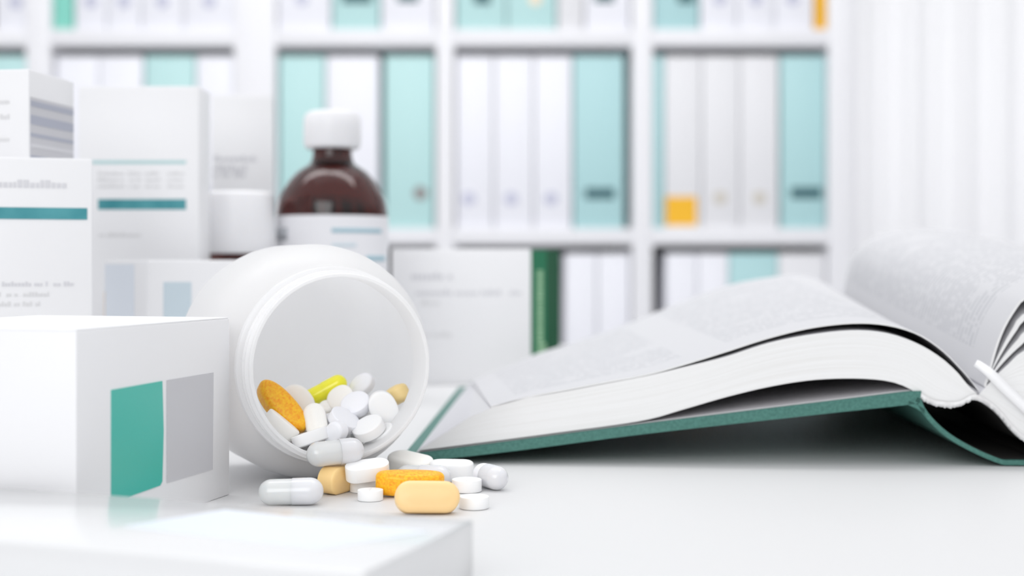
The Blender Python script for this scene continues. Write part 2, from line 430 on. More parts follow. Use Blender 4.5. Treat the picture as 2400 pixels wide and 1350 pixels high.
d2 = 668; dM2 = ((466-184)*d2/F, 25, fz(203, d2)); k2 = d2/F
m2 = carton((fx(184, d2), d2, 0), 0, dM2, 'tall white carton with a teal stripe and a fine rule, behind the low carton')
def M2(px, py): return ((px-184)*k2, fz(py, d2))
def m2rect(x0, y0, x1, y1): a = M2(x0, y1); b = M2(x1, y0); return rect(a[0], a[1], b[0], b[1])
panel(m2, 'teal_stripe', 'front', dM2, m2rect(230, 467, 436, 491), M['teal'])
panel(m2, 'fine_rule', 'front', dM2, m2rect(216, 376, 436, 384), M['tealpale'])
for x0, x1 in ((228, 290), (300, 330), (340, 375), (392, 432)):
    for yy in (410, 425, 440): print_line(m2, 'front', dM2, M2(x0, 0)[0], M2(x1, 0)[0], M2(0, yy)[1], 1.6, M['inkpale'], x0+yy)
print_line(m2, 'front', dM2, M2(232, 0)[0], M2(330, 0)[0], M2(0, 555)[1], 2, M['inkpale'], 77)

d4 = 782; dM4 = (34, 30, fz(222, d4)); k4 = d4/F
m4 = carton((fx(497, d4), d4, 0), 8, dM4, 'white carton behind the small bottle, right of the tall striped carton')
dM4 = (34, 30, dM4[2])
for yy, x1 in ((378, 600), (400, 585), (415, 575)): print_line(m4, 'front', dM4, 1, (x1-497)*k4, fz(yy, d4), 3.4, M['ink'], yy)

# green-ended carton behind the book
d5 = 832; k5 = d5/F; dG = ((1245-918)*k5, 24, fz(585, d5))
yawG = 2; g1 = carton((fx(1245, d5), d5, 0), yawG, dG, 'white carton with a dark green end, standing behind the jar and the open book', anchor='fr')
# the green end turns round the front corner
def G(px): return dG[0]-(1245-px)*k5
for x0, x1, yy, mt, hh in ((965, 1060, 655, 'ink', 4.4), (975, 1222, 692, 'ink', 3.4), (985, 1030, 715, 'inkpale', 3), (960, 1060, 790, 'inkpale', 3)):
    print_line(g1, 'front', dG, G(x0), G(x1), fz(yy, d5), hh, M[mt], x0)
# chamfered green end piece: a wedge closing the carton on the right
bm = bmesh.new(); w, d, h = dG
prof = [(w, 0), (w+9.5, .9), (w+17.5, 5), (w+17.5, 24), (w, 24)]
lo = [bm.verts.new(Vector((x, y, 0.01))*.001) for x, y in prof]; hi = [bm.verts.new(Vector((x, y, h))*.001) for x, y in prof]
bm.faces.new(hi); bm.faces.new(lo[::-1])
for i in range(5):
    q = (i+1) % 5; bm.faces.new((lo[i], lo[q], hi[q], hi[i]))
for f_ in bm.faces: f_.material_index = 0
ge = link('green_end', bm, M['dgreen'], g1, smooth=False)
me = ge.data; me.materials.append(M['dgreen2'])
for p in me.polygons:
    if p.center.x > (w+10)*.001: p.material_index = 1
bm = bmesh.new(); rn = random.Random(5); z = 4
while z < h-14:
    dz = rn.uniform(1.2, 2.6); bm_box(bm, w+3.6, .05, z, w+7.2 if z > 24 else w+9.0, .8, z+dz); z += dz+.6
link('printed_line', bm, M['lgreen'], ge)

# ------------------------------------------------------------------ bottles
db = 742; kb = db/F
bb = empty('brown_bottle', W(fx(779, db), db, 0), 0, 'brown glass medicine bottle with white screw cap and paper label, behind the jar', 'bottle')
def zz(py): return fz(py, db)
rb = 130*kb
sh = [(0, 0.3), (rb-4, 0), (rb-1, 1), (rb, 4), (rb, zz(505))]
for px, py in ((128, 488), (124, 468), (114, 446), (100, 424), (82, 404), (64, 392), (52, 384), (47, 372), (45, 355), (45, 340)):
    sh.append((px*kb, zz(py)))
sh += [(38*kb, zz(330)), (0, zz(330))]
lathe('glass_body', sh, M['amber'], bb)
lathe('screw_cap', [(0, zz(262)), (50*kb, zz(262)), (60*kb, zz(266)), (66*kb, zz(277)), (67*kb, zz(300)), (67*kb, zz(335)), (64*kb, zz(346)), (58*kb, zz(350)), (46*kb, zz(350))], M['cap'], bb)
lab = lathe('paper_label', [(rb+.05, 14), (rb+.3, 14), (rb+.3, zz(508)), (rb+.05, zz(508))], M['label'], bb, n=96, closed=True)
def curved_patch(name, a0, a1, z0, z1, r, material, parent):
    bm = bmesh.new(); n = 24; c = [[], []]
    for i in range(n+1):
        a = a0+(a1-a0)*i/n
        for j, z in enumerate((z0, z1)): c[j].append(bm.verts.new(Vector((r*math.sin(a), -r*math.cos(a), z))*.001))
    for i in range(n): bm.faces.new((c[0][i], c[0][i+1], c[1][i+1], c[1][i]))
    o = link(name, bm, material, parent); s_ = o.modifiers.new('t', 'SOLIDIFY'); s_.thickness = .0002; return o
curved_patch('blue_print', .12, 1.15, zz(548), zz(538), rb+.45, M['lblue'], lab)
curved_patch('blue_print', .12, .55, zz(580), zz(572), rb+.45, M['paleb'], lab)
curved_patch('blue_print', .75, 1.3, zz(612), zz(600), rb+.45, M['lblue'], lab)
curved_patch('grey_print', -1.25, -.75, zz(565), zz(535), rb+.45, M['lgrey'], lab)
ds = 717; ks = ds/F
sb = empty('brown_bottle', W(fx(560, ds), ds, 0), 0, 'small brown bottle with a wide white cap, mostly hidden behind the low carton', 'bottle')
def zs(py): return fz(py, ds)
lathe('glass_body', [(0, .3), (18, 0), (19.5, 2), (19.5, zs(640)), (19.0, zs(625)), (17.6, zs(608)), (16.0, zs(600)), (15, zs(590)), (15, zs(560)), (0, zs(560))], M['amber'], sb)
lathe('screw_cap', [(0, zs(450)), (70*ks, zs(450)), (78*ks, zs(455)), (82*ks, zs(470)), (83*ks, zs(560)), (81*ks, zs(585)), (77*ks, zs(594)), (15.3, zs(594))], M['cap'], sb)

# ------------------------------------------------------------------ open jar
TH = math.radians(25); OC = Vector((-54.7, 440, 40.0)); AX = Vector((-math.sin(TH), math.cos(TH), 0))
jar = empty('pill_jar', W(OC.x, OC.y, 0), 0, 'open white plastic jar lying on its side with pills spilling out of its mouth', 'jar')
rot = Vector((0, 0, 1)).rotation_difference(AX).to_matrix().to_4x4()
base = Matrix.Translation(Vector((0, 0, .040)))
def jar_part(name, prof, material):
    bm = bm_lathe(bmesh.new(), prof, 128, closed=True); bm.transform(base @ rot)
    return link(name, bm, material, jar)
body = [(31.0, 12.2), (31.5, 13.4), (33.5, 15.2), (36.2, 18.5), (38.4, 22.5), (39.6, 27), (40, 31), (40, 60), (39.4, 66), (37.5, 71), (34, 74.5), (29, 76), (10, 74.8), (0, 74.8),
        (0, 73.3), (10, 73.3), (28.5, 74.3), (33, 72.9), (36.2, 70), (38, 65.5), (38.5, 60), (38.5, 31), (38.1, 27.5), (37, 23.4), (35, 19.8), (32.5, 17), (30, 14.6), (29.2, 12.2)]
jar_part('jar_body', body, M['hdpe'])
neck = [(29.0, .35), (29.2, .1), (29.6, 0), (30.0, .1), (30.25, .4), (30.1, 1.5), (30.2, 2.1), (31.15, 2.5), (31.2, 3.0), (31.15, 3.5), (30.1, 3.9), (29.95, 5.3), (30.3, 5.6), (31.2, 6.0), (31.25, 6.5), (31.1, 7.0), (30.1, 7.4),
        (30.1, 8.3), (31.9, 8.5), (32.3, 8.8), (32.45, 9.6), (32.45, 11.2), (32.3, 11.8), (31.8, 12.2), (31.2, 12.5), (29.2, 12.5), (29.0, 6)]
jar_part('threaded_neck', neck, M['hdpe_neck'])

# ------------------------------------------------------------------ pills
def frame(o, dirv, nrm, p):
    x = Vector(dirv).normalized(); n = Vector(nrm); z = (n-x*n.dot(x)).normalized(); y = z.cross(x)
    o.matrix_world = Matrix.Translation(W(*p)) @ Matrix((x, y, z)).transposed().to_4x4()
def capsule_half(bm, L, r, sgn, cut):
    """half capsule along x: dome at sgn*L/2, open end at x = cut"""
    prof = []
    for i in range(13):
        a = math.pi/2*i/12; prof.append((r*math.sin(a), sgn*(L/2-r+r*math.cos(a))))
    prof.append((r, cut)); prof.append((r-.35, cut+sgn*.05)); prof.append((0, cut+sgn*.05))
    bm_lathe(bm, prof, 36)
    bm.transform(Matrix(((0, 0, 1, 0), (0, 1, 0, 0), (-1, 0, 0, 0), (0, 0, 0, 1))))
    return bm
def capsule(p, L, D, dirv, label, group, m1=None, m2=None, seam=0.0, name='capsule'):
    o = empty(name, (0, 0, 0), 0, label, 'pill', group)
    r = D/2; c = seam*L/2
    link('capsule_body', capsule_half(bmesh.new(), L, r*.955, -1, c+.9), m1 or M['gel'], o)
    link('capsule_cap', capsule_half(bmesh.new(), L, r, 1, c), m2 or M['gelc'], o)
    frame(o, dirv, (0, 0, 1) if abs(Vector(dirv).normalized().z) < .9 else (0, -1, 0), p)
    return o
def outline(kind, L, Wd, n=56):
    pts = []
    for i in range(n):
        a = 2*math.pi*i/n
        if kind == 'stadium':
            r = Wd/2; s = (L-Wd)/2; c, t = math.cos(a), math.sin(a)
            e = .97
            x = (s if c > 0 else -s)+r*math.copysign(abs(c)**e, c); y = r*math.copysign(abs(t)**e, t)
            if abs(c) < .04: x = 0
        elif kind == 'oval':
            c, t = math.cos(a), math.sin(a); x = L/2*math.copysign(abs(c)**.86, c); y = Wd/2*math.copysign(abs(t)**1.0, t)
        else: x, y = L/2*math.cos(a), Wd/2*math.sin(a)
        pts.append((x, y))
    return pts
def tablet(name, p, L, Wd, th, band, dirv, nrm, material, label, group, kind='round', soft=.25, inset=None, score=False):
    ins = inset if inset is not None else .3*Wd
    bm = bmesh.new(); ol = outline(kind, L, Wd); rings = []
    lv = []; steps = 8; rise_ = min(.35, (th-band)/2*.25)
    for i in range(steps+1):                       # quarter-round shoulder from the band to the crown
        t = i/steps*math.pi/2; lv.append((ins*(1-math.cos(t)), band/2+((th-band)/2-rise_)*math.sin(t)))
    half = min(L, Wd)/2
    for t in (.25, .5, .75, .93): lv.append((ins+(half-ins)*t, th/2-rise_+rise_*(1-(1-t)**2)))   # shallow crown
    seq = [(i, -z) for i, z in lv[::-1]]+lv
    for off, z in seq:
        sxk = max(.02, (L/2-off)/(L/2)); syk = max(.02, (Wd/2-off)/(Wd/2))
        rings.append([bm.verts.new(Vector((x*sxk, y*syk, z))*.001) for x, y in ol])
    for a, b in zip(rings, rings[1:]):
        for k_ in range(len(ol)):
            q = (k_+1) % len(ol); bm.faces.new((a[k_], a[q], b[q], b[k_]))
    bm.faces.new(rings[0][::-1]); bm.faces.new(rings[-1])
    if score:
        bm_box(bm, -.12, -Wd/2*.7, th/2-.05, .12, Wd/2*.7, th/2+.06)
    o = link(name, bm, material)
    tag(o, label, 'pill', group); frame(o, dirv, nrm, p); return o

go = 'pills spilled on the table'; gi = 'pills inside the jar'
# on the table
tablet('round_tablet', (fx(868, 423), 423, 1.7), 7.9, 7.9, 3.4, 3.0, (1, 0, 0), (0, 0, 1), M['pw'], 'smallest round white tablet, scored, lying in front of the white caplet', go, soft=.2, inset=.35, score=True)
tablet('round_tablet', (fx(1111, 409), 409, 1.9), 9.0, 9.0, 3.8, 3.2, (1, 0, 0), (0, 0, 1), M['pw'], 'round white tablet at the right end of the big peach caplet', go, soft=.25, inset=.5)
tablet('round_tablet', (fx(1094, 439), 439, 2.1), 9.6, 9.6, 4.2, 3.4, (1, 0, 0), (0, 0, 1), M['pw'], 'round white tablet just left of the cool white capsule on the table', go, soft=.25, inset=.5, score=True)
tablet('round_tablet', (fx(852, 439), 439, 1.9), 8.8, 8.8, 3.8, 3.3, (1, 0, 0), (0, 0, 1), M['pw'], 'round white tablet pinned under the tilted white caplet', go, soft=.25, inset=.4)
tablet('caplet', (fx(861, 434), 434, 7.5), 14.0, 7.6, 5.4, 4.2, (.97, .22, .10), (-.05, -.30, .95), M['pw'], 'white caplet tilted on top of a round tablet beside the jar lip', go, 'stadium', soft=.35, inset=.9)
tablet('caplet', (fx(789, 436.5), 436.5, 4.5), 14.5, 8.7, 7.0, 4.6, (.42, .90, 0), (-.9, .42, .06), M['peach'], 'upright faceted peach tablet under the jar lip, end towards the viewer', go, 'stadium', soft=.3, inset=1.6)
tablet('oval_tablet', (fx(961, 430), 430, 4.2), 21.6, 9.0, 8.0, 3.8, (.992, .06, -.02), (0, -.10, 1), M['orange'], 'mottled orange oval tablet lying on the table', go, 'oval', soft=.25, inset=2.0)
tablet('caplet', (fx(1001, 400), 400, 4.75), 19.0, 9.3, 7.4, 3.6, (.985, .12, -.03), (-.10, -.93, .28), M['peach2'], 'large smooth peach caplet at the very front of the spilled pills', go, 'stadium', soft=.8, inset=2.4)
capsule((fx(992, 445), 445, 3.85), 18.4, 7.6, (.985, -.16, 0), 'milky capsule mostly hidden behind the mottled orange tablet', go, seam=-.1)
tablet('caplet', (fx(963, 464), 464, 4.7), 17.5, 9.0, 7.6, 4.4, (.80, -.56, -.10), (.15, -.42, .9), M['pcream'], 'cream white caplet behind the milky capsule, slanting down to the right', go, 'stadium', soft=.5, inset=1.6)
tablet('caplet', (fx(1058, 458), 458, 3.9), 15.0, 8.0, 7.4, 4.2, (.99, -.12, 0), (0, -.08, 1), M['pw'], 'white caplet between the cream caplet and the cool white capsule', go, 'stadium', soft=.6, inset=1.6)
capsule((fx(1149, 445), 445, 4.0), 16.0, 7.8, (.50, -.86, 0), 'cool white capsule at the right end of the spill, pointing at the viewer', go, M['pcool'], M['gelc'], seam=-.2)
capsule((fx(682, 414), 414, 4.15), 19.6, 8.2, (.998, .05, .02), 'translucent milky capsule alone at the left of the spill', go, seam=0.05)
capsule((fx(786, 434.5), 434.5, 13.2), 18.6, 8.3, (.93, .36, .06), 'milky capsule lying across the bottom lip of the jar', go, seam=.14)

# in the jar: (name, px, py, D, ...)
def J(px, py, d): return (fx(px, d), d, fz(py, d))
tablet('oval_tablet', J(661, 955, 456), 22.0, 8.8, 8.4, 3.0, (.66, -.12, -.70), (.38, -.72, .40), M['orange'], 'mottled orange oval tablet leaning on the left wall inside the jar', gi, 'oval', soft=.3, inset=2.2)
tablet('caplet', J(657, 999, 448), 12.5, 6.6, 5.6, 4.0, (.72, .10, -.62), (.62, .10, .72), M['pcream'], 'short white caplet at the left lip below the orange tablet in the jar', gi, 'stadium', soft=.5, inset=.8)
tablet('oval_tablet', J(699, 943, 468), 13.0, 10.0, 4.2, 2.4, (.6, 0, -.75), (.1, -.95, .25), M['pcream'], 'cream oval tablet behind the orange one inside the jar', gi, 'oval', soft=.4, inset=1.6)
capsule(J(761, 916, 478), 16.8, 6.5, (.88, .08, .46), 'yellow green capsule on top of the heap inside the jar', gi, M['yellow'], M['yellow'], seam=.0)
tablet('caplet', J(741, 988, 455), 12, 7.4, 6.6, 3.0, (.25, -.4, -.87), (0, -.9, .4), M['pcream'], 'cream rounded caplet standing right of the orange tablet in the jar', gi, 'stadium', soft=.8, inset=2)
tablet('caplet', J(728, 1026, 447.5), 12.4, 7.6, 4.4, 3.2, (.93, .2, .30), (-.30, .1, .93), M['pw'], 'white caplet on edge at the jar lip beneath the orange tablet', gi, 'stadium', soft=.4, inset=.8)
tablet('caplet', J(787, 1014, 448), 8.0, 6.4, 5.6, 3.0, (.6, -.3, .70), (-.35, -.9, .1), M['pcool'], 'small chunky cool white tablet right above the capsule on the lip', gi, 'stadium', soft=.4, inset=1.4)
tablet('round_tablet', J(806, 985, 456), 10.6, 10.6, 3.6, 2.8, (.85, .1, -.52), (.45, -.35, .82), M['pcool'], 'cool white round tablet tilting down right in the middle of the heap', gi, soft=.3, inset=.8)
tablet('round_tablet', J(834, 949, 464), 10.2, 10.2, 4.2, 2.8, (.96, .0, .28), (-.22, -.62, .75), M['pcool'], 'large round cool white tablet near the centre of the heap in the jar', gi, soft=.3, inset=1.2)
tablet('oval_tablet', J(800, 934, 470), 9.6, 8.4, 4.2, 2.6, (.8, 0, .5), (-.2, -.85, .4), M['pcream'], 'cream tablet right of the yellow green capsule in the jar', gi, 'oval', soft=.4, inset=1.4)
tablet('oval_tablet', J(849, 903, 481), 9.6, 7.2, 5.4, 2.0, (.72, 0, .62), (-.4, -.8, .4), M['pcool'], 'white oval tablet, topmost and farthest in the heap in the jar', gi, 'oval', soft=.5, inset=2)
tablet('oval_tablet', J(899, 957, 462), 12.4, 9.4, 4.0, 2.4, (.42, .15, -.88), (-.05, -.93, .30), M['pw'], 'big white oval tablet facing the viewer at the right of the heap', gi, 'oval', soft=.4, inset=1.4)
tablet('caplet', J(931, 925, 474), 9.5, 7.0, 6.6, 2.2, (.6, -.6, .35), (0, -.3, .9), M['tan'], 'tan caplet resting against the right wall inside the jar', gi, 'stadium', soft=.6, inset=1.9)
tablet('round_tablet', J(864, 1004, 454), 10.8, 10.8, 4.2, 3.0, (.90, .05, .40), (-.36, -.42, .82), M['pw'], 'round white tablet lying over another at the lower right of the heap', gi, soft=.3, inset=.9)
tablet('round_tablet', J(890, 1020, 457), 10.6, 10.6, 4.0, 3.0, (.88, .12, .42), (-.40, -.30, .84), M['pw'], 'round white tablet resting on the jar wall at lower right', gi, soft=.3, inset=.9)
tablet('round_tablet', J(766, 957, 470), 5.4, 5.4, 4.6, 2.0, (1, 0, 0), (0, -.7, .7), M['pcream'], 'tiny cream pill below the yellow green capsule', gi, soft=.5, inset=1.5)
tablet('round_tablet', J(773, 990, 460), 6.4, 6.4, 3.8, 2.4, (1, 0, .1), (0, -.6, .8), M['pcool'], 'small cool white pill below the tiny cream one in the heap', gi, soft=.4, inset=1.1)
# the layers the heap rests on
rn = random.Random(11)
proto = tablet('round_tablet', (0, 0, 0), 9.6, 9.6, 4.2, 3.0, (1, 0, 0), (0, 0, 1), M['pw'], 'white round tablet buried low in the heap inside the jar', 'buried tablets in the jar', soft=.3, inset=.9)
spots = []
side = Vector((AX.y, -AX.x, 0))
def jp(a, s, z): return OC+AX*a+side*s+Vector((0, 0, z-OC.z))
def rin(a):                                   # inner radius of the jar at depth a
    P_ = [(12, 29), (15, 30), (17, 32), (20, 34.8), (24, 36.8), (28, 38), (60, 38.4)]
    for (a0, r0), (a1, r1) in zip(P_, P_[1:]):
        if a <= a1: return r0+(r1-r0)*(a-a0)/(a1-a0)
    return 38.4
for l, lay in enumerate((((26, (-11, 0, 11)), (37, (-11, 0, 11))), ((23, (-16, -5.4, 5.4, 16)), (33, (-16, -5.4, 5.4, 16))), ((28, (-11, 0, 10.5)), (38, (-12, 0, 11))))):
    for a, ss_ in lay:
        for s_ in ss_:
            R_ = rin(a-5)-.3; e = abs(s_)+3.2
            spots.append((a, s_, 40-math.sqrt(R_*R_-e*e)+2.3+l*4.7, l))
for i, (a, s_, z, l) in enumerate(spots):
    o = proto if i == 0 else proto.copy()
    if i: C.objects.link(o)
    p = jp(a, s_, z)
    tilt = s_/38 if l < 2 else 0
    nrm = Vector((0, 0, 1))-side*tilt+Vector((rn.uniform(-.08, .08), rn.uniform(-.08, .08), 0))
    frame(o, side, nrm, p)

# ------------------------------------------------------------------ open book
BO = Vector((-39.0, 502.0, 0)); ba = math.radians(-2); BU = Vector((math.cos(ba), math.sin(ba), 0)); BV = Vector((-math.sin(ba), math.cos(ba), 0))
DEP = 274.0
book = empty('open_book', W(*BO), ba, 'thick open hardback book with green cloth cover lying on the table at the right', 'book')
def on_plane(px, py, v):                      # pixel -> (u, z) on the book's plane at depth v
    o = BO+BV*v; k_ = (px-CX)/F               # X=k*D ; o+u*BU
    u = (k_*o.y-o.x)/(BU.x-k_*BU.y); D = o.y+u*BU.y
    return u, H-(py-HY)*D/F
def prof_px(pts, v, n):
    c = catmull([(*on_plane(x, y, v), 0) for x, y in pts], n); return [(p.x, p.y) for p in c]
def lerp(a, b, t): return [(p[0]*(1-t)+q[0]*t, p[1]*(1-t)+q[1]*t) for p, q in zip(a, b)]
def block(name, up0, lo0, up1, lo1, parent, nv=14, nt=8, v0=0, v1=DEP, top_mat='page', edge_mat='edge'):
    """solid leaf block: upper and lower cross-section curves at the near (0) and far (1) end"""
    bm = bmesh.new(); uvl = bm.loops.layers.uv.new('UVMap'); n = len(up0)
    def grid(rows, uvs, mi, flip=False):
        vs = [[bm.verts.new(Vector((u, v, z))*.001) for (u, v, z) in r] for r in rows]
        for i in range(len(vs)-1):
            for j in range(len(vs[0])-1):
                q = [(i, j), (i, j+1), (i+1, j+1), (i+1, j)]
                f_ = bm.faces.new([vs[a][b] for a, b in q]); f_.material_index = mi; f_.smooth = True
                for lp, (a, b) in zip(f_.loops, q): lp[uvl].uv = uvs[a][b]
    def arc(p):
        s = [0]
        for a, b in zip(p, p[1:]): s.append(s[-1]+math.hypot(b[0]-a[0], b[1]-a[1]))
        return s
    ss = arc(up0)
    rows = []; uvs = []; rows2 = []
    for i in range(nv+1):
        t = i/nv; v = v0+(v1-v0)*t; te = t
        U_ = lerp(up0, up1, te); L_ = lerp(lo0, lo1, te)
        rows.append([(u, v, z) for u, z in U_]); rows2.append([(u, v, z) for u, z in L_])
        uvs.append([(ss[j], v) for j in range(n)])
    grid(rows, uvs, 0); grid(rows2, uvs, 0)
    for U_, L_, v in ((up0, lo0, v0), (up1, lo1, v1)):            # near and far faces
        rr = []; uu = []
        for k_ in range(nt+1):
            t = k_/nt; rr.append([(a[0]*(1-t)+b[0]*t, v, a[1]*(1-t)+b[1]*t) for a, b in zip(L_, U_)]); uu.append([(ss[j], t) for j in range(n)])
        grid(rr, uu, 1)
    for e in (0, -1):                                             # fore edge and gutter
        rr = []; uu = []
        for k_ in range(nt+1):
            t = k_/nt; r_ = []; w_ = []
            for i in range(nv+1):
                tv = i/nv; v = v0+(v1-v0)*tv
                U_ = lerp(up0[e:][:1], up1[e:][:1], tv)[0]; L_ = lerp(lo0[e:][:1], lo1[e:][:1], tv)[0]
                r_.append((L_[0]*(1-t)+U_[0]*t, v, L_[1]*(1-t)+U_[1]*t)); w_.append((v, t))
            rr.append(r_); uu.append(w_)
        grid(rr, uu, 2)
    bmesh.ops.remove_doubles(bm, verts=bm.verts[:], dist=1e-7)
    return link(name, bm, [M[top_mat], M[edge_mat], M['fore' if edge_mat == 'edge' else edge_mat]], parent)
N = 60
# left board
cov_up = [(946, 1066), (1200, 1033), (1500, 994), (1800, 957), (2000, 933), (2120, 918), (2158, 916)]
cov_lo = [(941, 1086), (1200, 1057), (1500, 1018), (1800, 984), (2000, 962), (2120, 949), (2154, 944)]
cu0 = prof_px(cov_up, 0, N); cl0 = prof_px(cov_lo, 0, N)
cl0 = [(u, max(z, 0.05)) for u, z in cl0]
rise = lambda p, k_: [(u, z+k_*(i/(len(p)-1))**1.2) for i, (u, z) in enumerate(p)]
cu1 = rise(cu0, 3); cl1 = rise(cl0, 3)
cb = block('cover_board', cu0, cl0, cu1, cl1, book, top_mat='cover', edge_mat='cover', v0=-1, v1=DEP+3)
# endpaper glued inside the board
ep0 = [(u, z+.35) for u, z in cu0]; ep1 = [(u, z+.35) for u, z in cu1]
ep_l0 = [(u, z+.03) for u, z in cu0]; ep_l1 = [(u, z+.03) for u, z in cu1]
trim = lambda p: [((p[1][0]+p[2][0])/2, (p[1][1]+p[2][1])/2)]+p[2:]
block('endpaper', trim(ep0), trim(ep_l0), trim(ep1), trim(ep_l1), book, top_mat='endpaper', edge_mat='endpaper', v0=1, v1=DEP)
# left page block
lo_px = [(980, 1056), (1100, 1041), (1300, 1015), (1500, 987), (1600, 960), (1700, 931), (1800, 907), (1900, 891), (2000, 887), (2080, 893), (2130, 910), (2165, 935), (2200, 947), (2245, 948), (2283, 930)]
up_px = [(1100, 978), (1180, 945), (1240, 932), (1320, 918), (1420, 899), (1520, 880), (1600, 861), (1700, 836), (1800, 804), (1900, 784), (2000, 774), (2080, 781), (2150, 805), (2205, 838), (2245, 874), (2270, 905), (2290, 922)]
lo0 = prof_px(lo_px, 0, N); up0 = prof_px(up_px, 0, N)
for i in range(N):                                                # keep the leaves above the endpaper
    pass
up_rear = [(1112, 896), (1200, 862), (1400, 800), (1500, 762), (1600, 722), (1700, 690), (1800, 668), (1870, 662), (1920, 672), (1950, 690), (1965, 712)]
up1 = prof_px(up_rear, DEP, N)
lo1 = [(u, z+14*(i/(N-1))**1.1) for i, (u, z) in enumerate(lo0)]
leaf = block('page_block', up0, lo0, up1, lo1, book)
# the loose leaf bundle on top of the left block
lt_px = [(1150, 952), (1240, 928), (1320, 913), (1420, 894), (1520, 875), (1600, 853), (1700, 822), (1800, 790), (1900, 766), (2000, 755), (2080, 760), (2150, 781), (2205, 817), (2245, 856), (2275, 890), (2294, 915)]
lt0 = prof_px(lt_px, 0, N); ll0 = [(u+.15, z-.6) for u, z in lt0]
rear_px = [(1106, 892), (1190, 858), (1260, 828), (1400, 785), (1500, 747), (1600, 706), (1700, 670), (1800, 650), (1870, 644), (1920, 655), (1952, 680), (1968, 708)]
lt1 = prof_px(rear_px, DEP, N); ll1 = [(u+.15, z-.6) for u, z in lt1]
block('page', lt0, ll0, lt1, ll1, book)
# right side: curling leaf, fanned bundles, main block
rl0 = prof_px([(2306, 905), (2318, 865), (2332, 815), (2350, 768), (2374, 727), (2400, 697), (2480, 655), (2600, 640), (2800, 690), (3000, 820), (3150, 960)], 0, N)
rl1 = prof_px([(1972, 712), (1980, 670), (1988, 630), (2004, 590), (2045, 556), (2130, 536), (2250, 545), (2400, 575), (2500, 610), (2620, 680), (2700, 740)], DEP, N)
block('page', rl0, [(u+.7, z-.5) for u, z in rl0], rl1, [(u+.7, z-.5) for u, z in rl1], book)
def fan(name, near, far_shift, th, topm='page'):
    a = prof_px(near, 0, N); b = [(p[0]*far_shift+q[0]*(1-far_shift), p[1]*far_shift+q[1]*(1-far_shift)) for p, q in zip(rl1, a)]
    l = [(u+th*.75*min(1, i/10), z-th*min(1, i/10)) for i, (u, z) in enumerate(a)]
    l1_ = [(u+th*.75*min(1, i/10), z-th*min(1, i/10)) for i, (u, z) in enumerate(b)]
    return block(name, a, l, b, l1_, book)
fan('page', [(2310, 903), (2326, 862), (2348, 815), (2372, 772), (2400, 735), (2500, 690), (2650, 680), (2900, 770), (3130, 965)], .8, 1.6)
fan('page', [(2312, 900), (2330, 868), (2358, 828), (2385, 796), (2410, 770), (2500, 728), (2650, 715), (2900, 800), (3120, 980)], .7, 2.4)
ru0 = prof_px([(2312, 905), (2335, 880), (2365, 852), (2400, 822), (2500, 775), (2650, 760), (2900, 840), (3120, 1000)], 0, N)
rlo0 = prof_px([(2290, 930), (2318, 948), (2345, 972), (2372, 1004), (2400, 1027), (2480, 1055), (2650, 1070), (2900, 1070), (3120, 1074)], 0, N)
ru1 = [(p[0]*.6+q[0]*.4, p[1]*.6+q[1]*.4) for p, q in zip(rl1, ru0)]
rlo1 = [(u, z+13*(1-i/(N-1))) for i, (u, z) in enumerate(rlo0)]
block('page_block', ru0, rlo0, ru1, rlo1, book)
# glued, slightly ragged back edge of the leaves
bm = bmesh.new(); rn = random.Random(3)
bk = prof_px([(2150, 925), (2172, 940), (2200, 950), (2245, 951), (2283, 934), (2318, 951), (2345, 975), (2372, 1007), (2400, 1030), (2470, 1056)], 0, 110)
rows = []
for i, (u, z) in enumerate(bk):
    j = rn.uniform(-.35, .35); r_ = []
    for v, dz in ((-.6, 1.6), (-.9, .4+j), (-.3, -.5+j), (2.5, -.4)): r_.append(bm.verts.new(Vector((u, v, z+dz))*.001))
    rows.append(r_)
for a, b in zip(rows, rows[1:]):
    for k_ in range(3): bm.faces.new((a[k_], b[k_], b[k_+1], a[k_+1]))
link('glued_back', bm, M['glue'], book)
bm = bmesh.new(); rows = []                                       # black sheet standing in for the shade under the leaves' backs
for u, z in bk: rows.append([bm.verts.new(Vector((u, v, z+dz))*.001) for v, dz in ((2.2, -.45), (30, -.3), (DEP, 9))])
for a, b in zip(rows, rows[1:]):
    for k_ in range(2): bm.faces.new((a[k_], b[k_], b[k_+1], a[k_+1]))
link('back_shade', bm, M['cavity_shade'], book)
# cloth spine strip, from the hinge down to the table, then the right board
sp_px = [(2148, 930), (2158, 936), (2163, 950), (2178, 972), (2205, 1000), (2240, 1026), (2290, 1053), (2340, 1074), (2400, 1093), (2450, 1099)]
so = prof_px(sp_px, 0, N); so = [(u, max(z, 2.2)) for u, z in so]
def thick(p, t):
    out = []
    for i, (u, z) in enumerate(p):
        a = p[max(0, i-1)]; b = p[min(len(p)-1, i+1)]; dx, dz = b[0]-a[0], b[1]-a[1]; l = math.hypot(dx, dz)
        out.append((u+dz/l*t, max(z-dx/l*t, .05)))
    return out
si = thick(so, 1.7)
so1 = rise(so[::-1], 9)[::-1]; si1 = rise(si[::-1], 9)[::-1]
block('spine_strip', so, si, so1, si1, book, top_mat='cover', edge_mat='cover', v0=-1, v1=DEP+3)
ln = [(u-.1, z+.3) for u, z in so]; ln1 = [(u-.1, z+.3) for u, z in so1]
block('spine_shade', ln[3:], [(u, z-.25) for u, z in ln][3:], ln1[3:], [(u, z-.25) for u, z in ln1][3:], book, top_mat='cavity_shade', edge_mat='cavity_shade', v0=1.5, v1=DEP)  # black layer over the spine strip, painting the cavity's shade
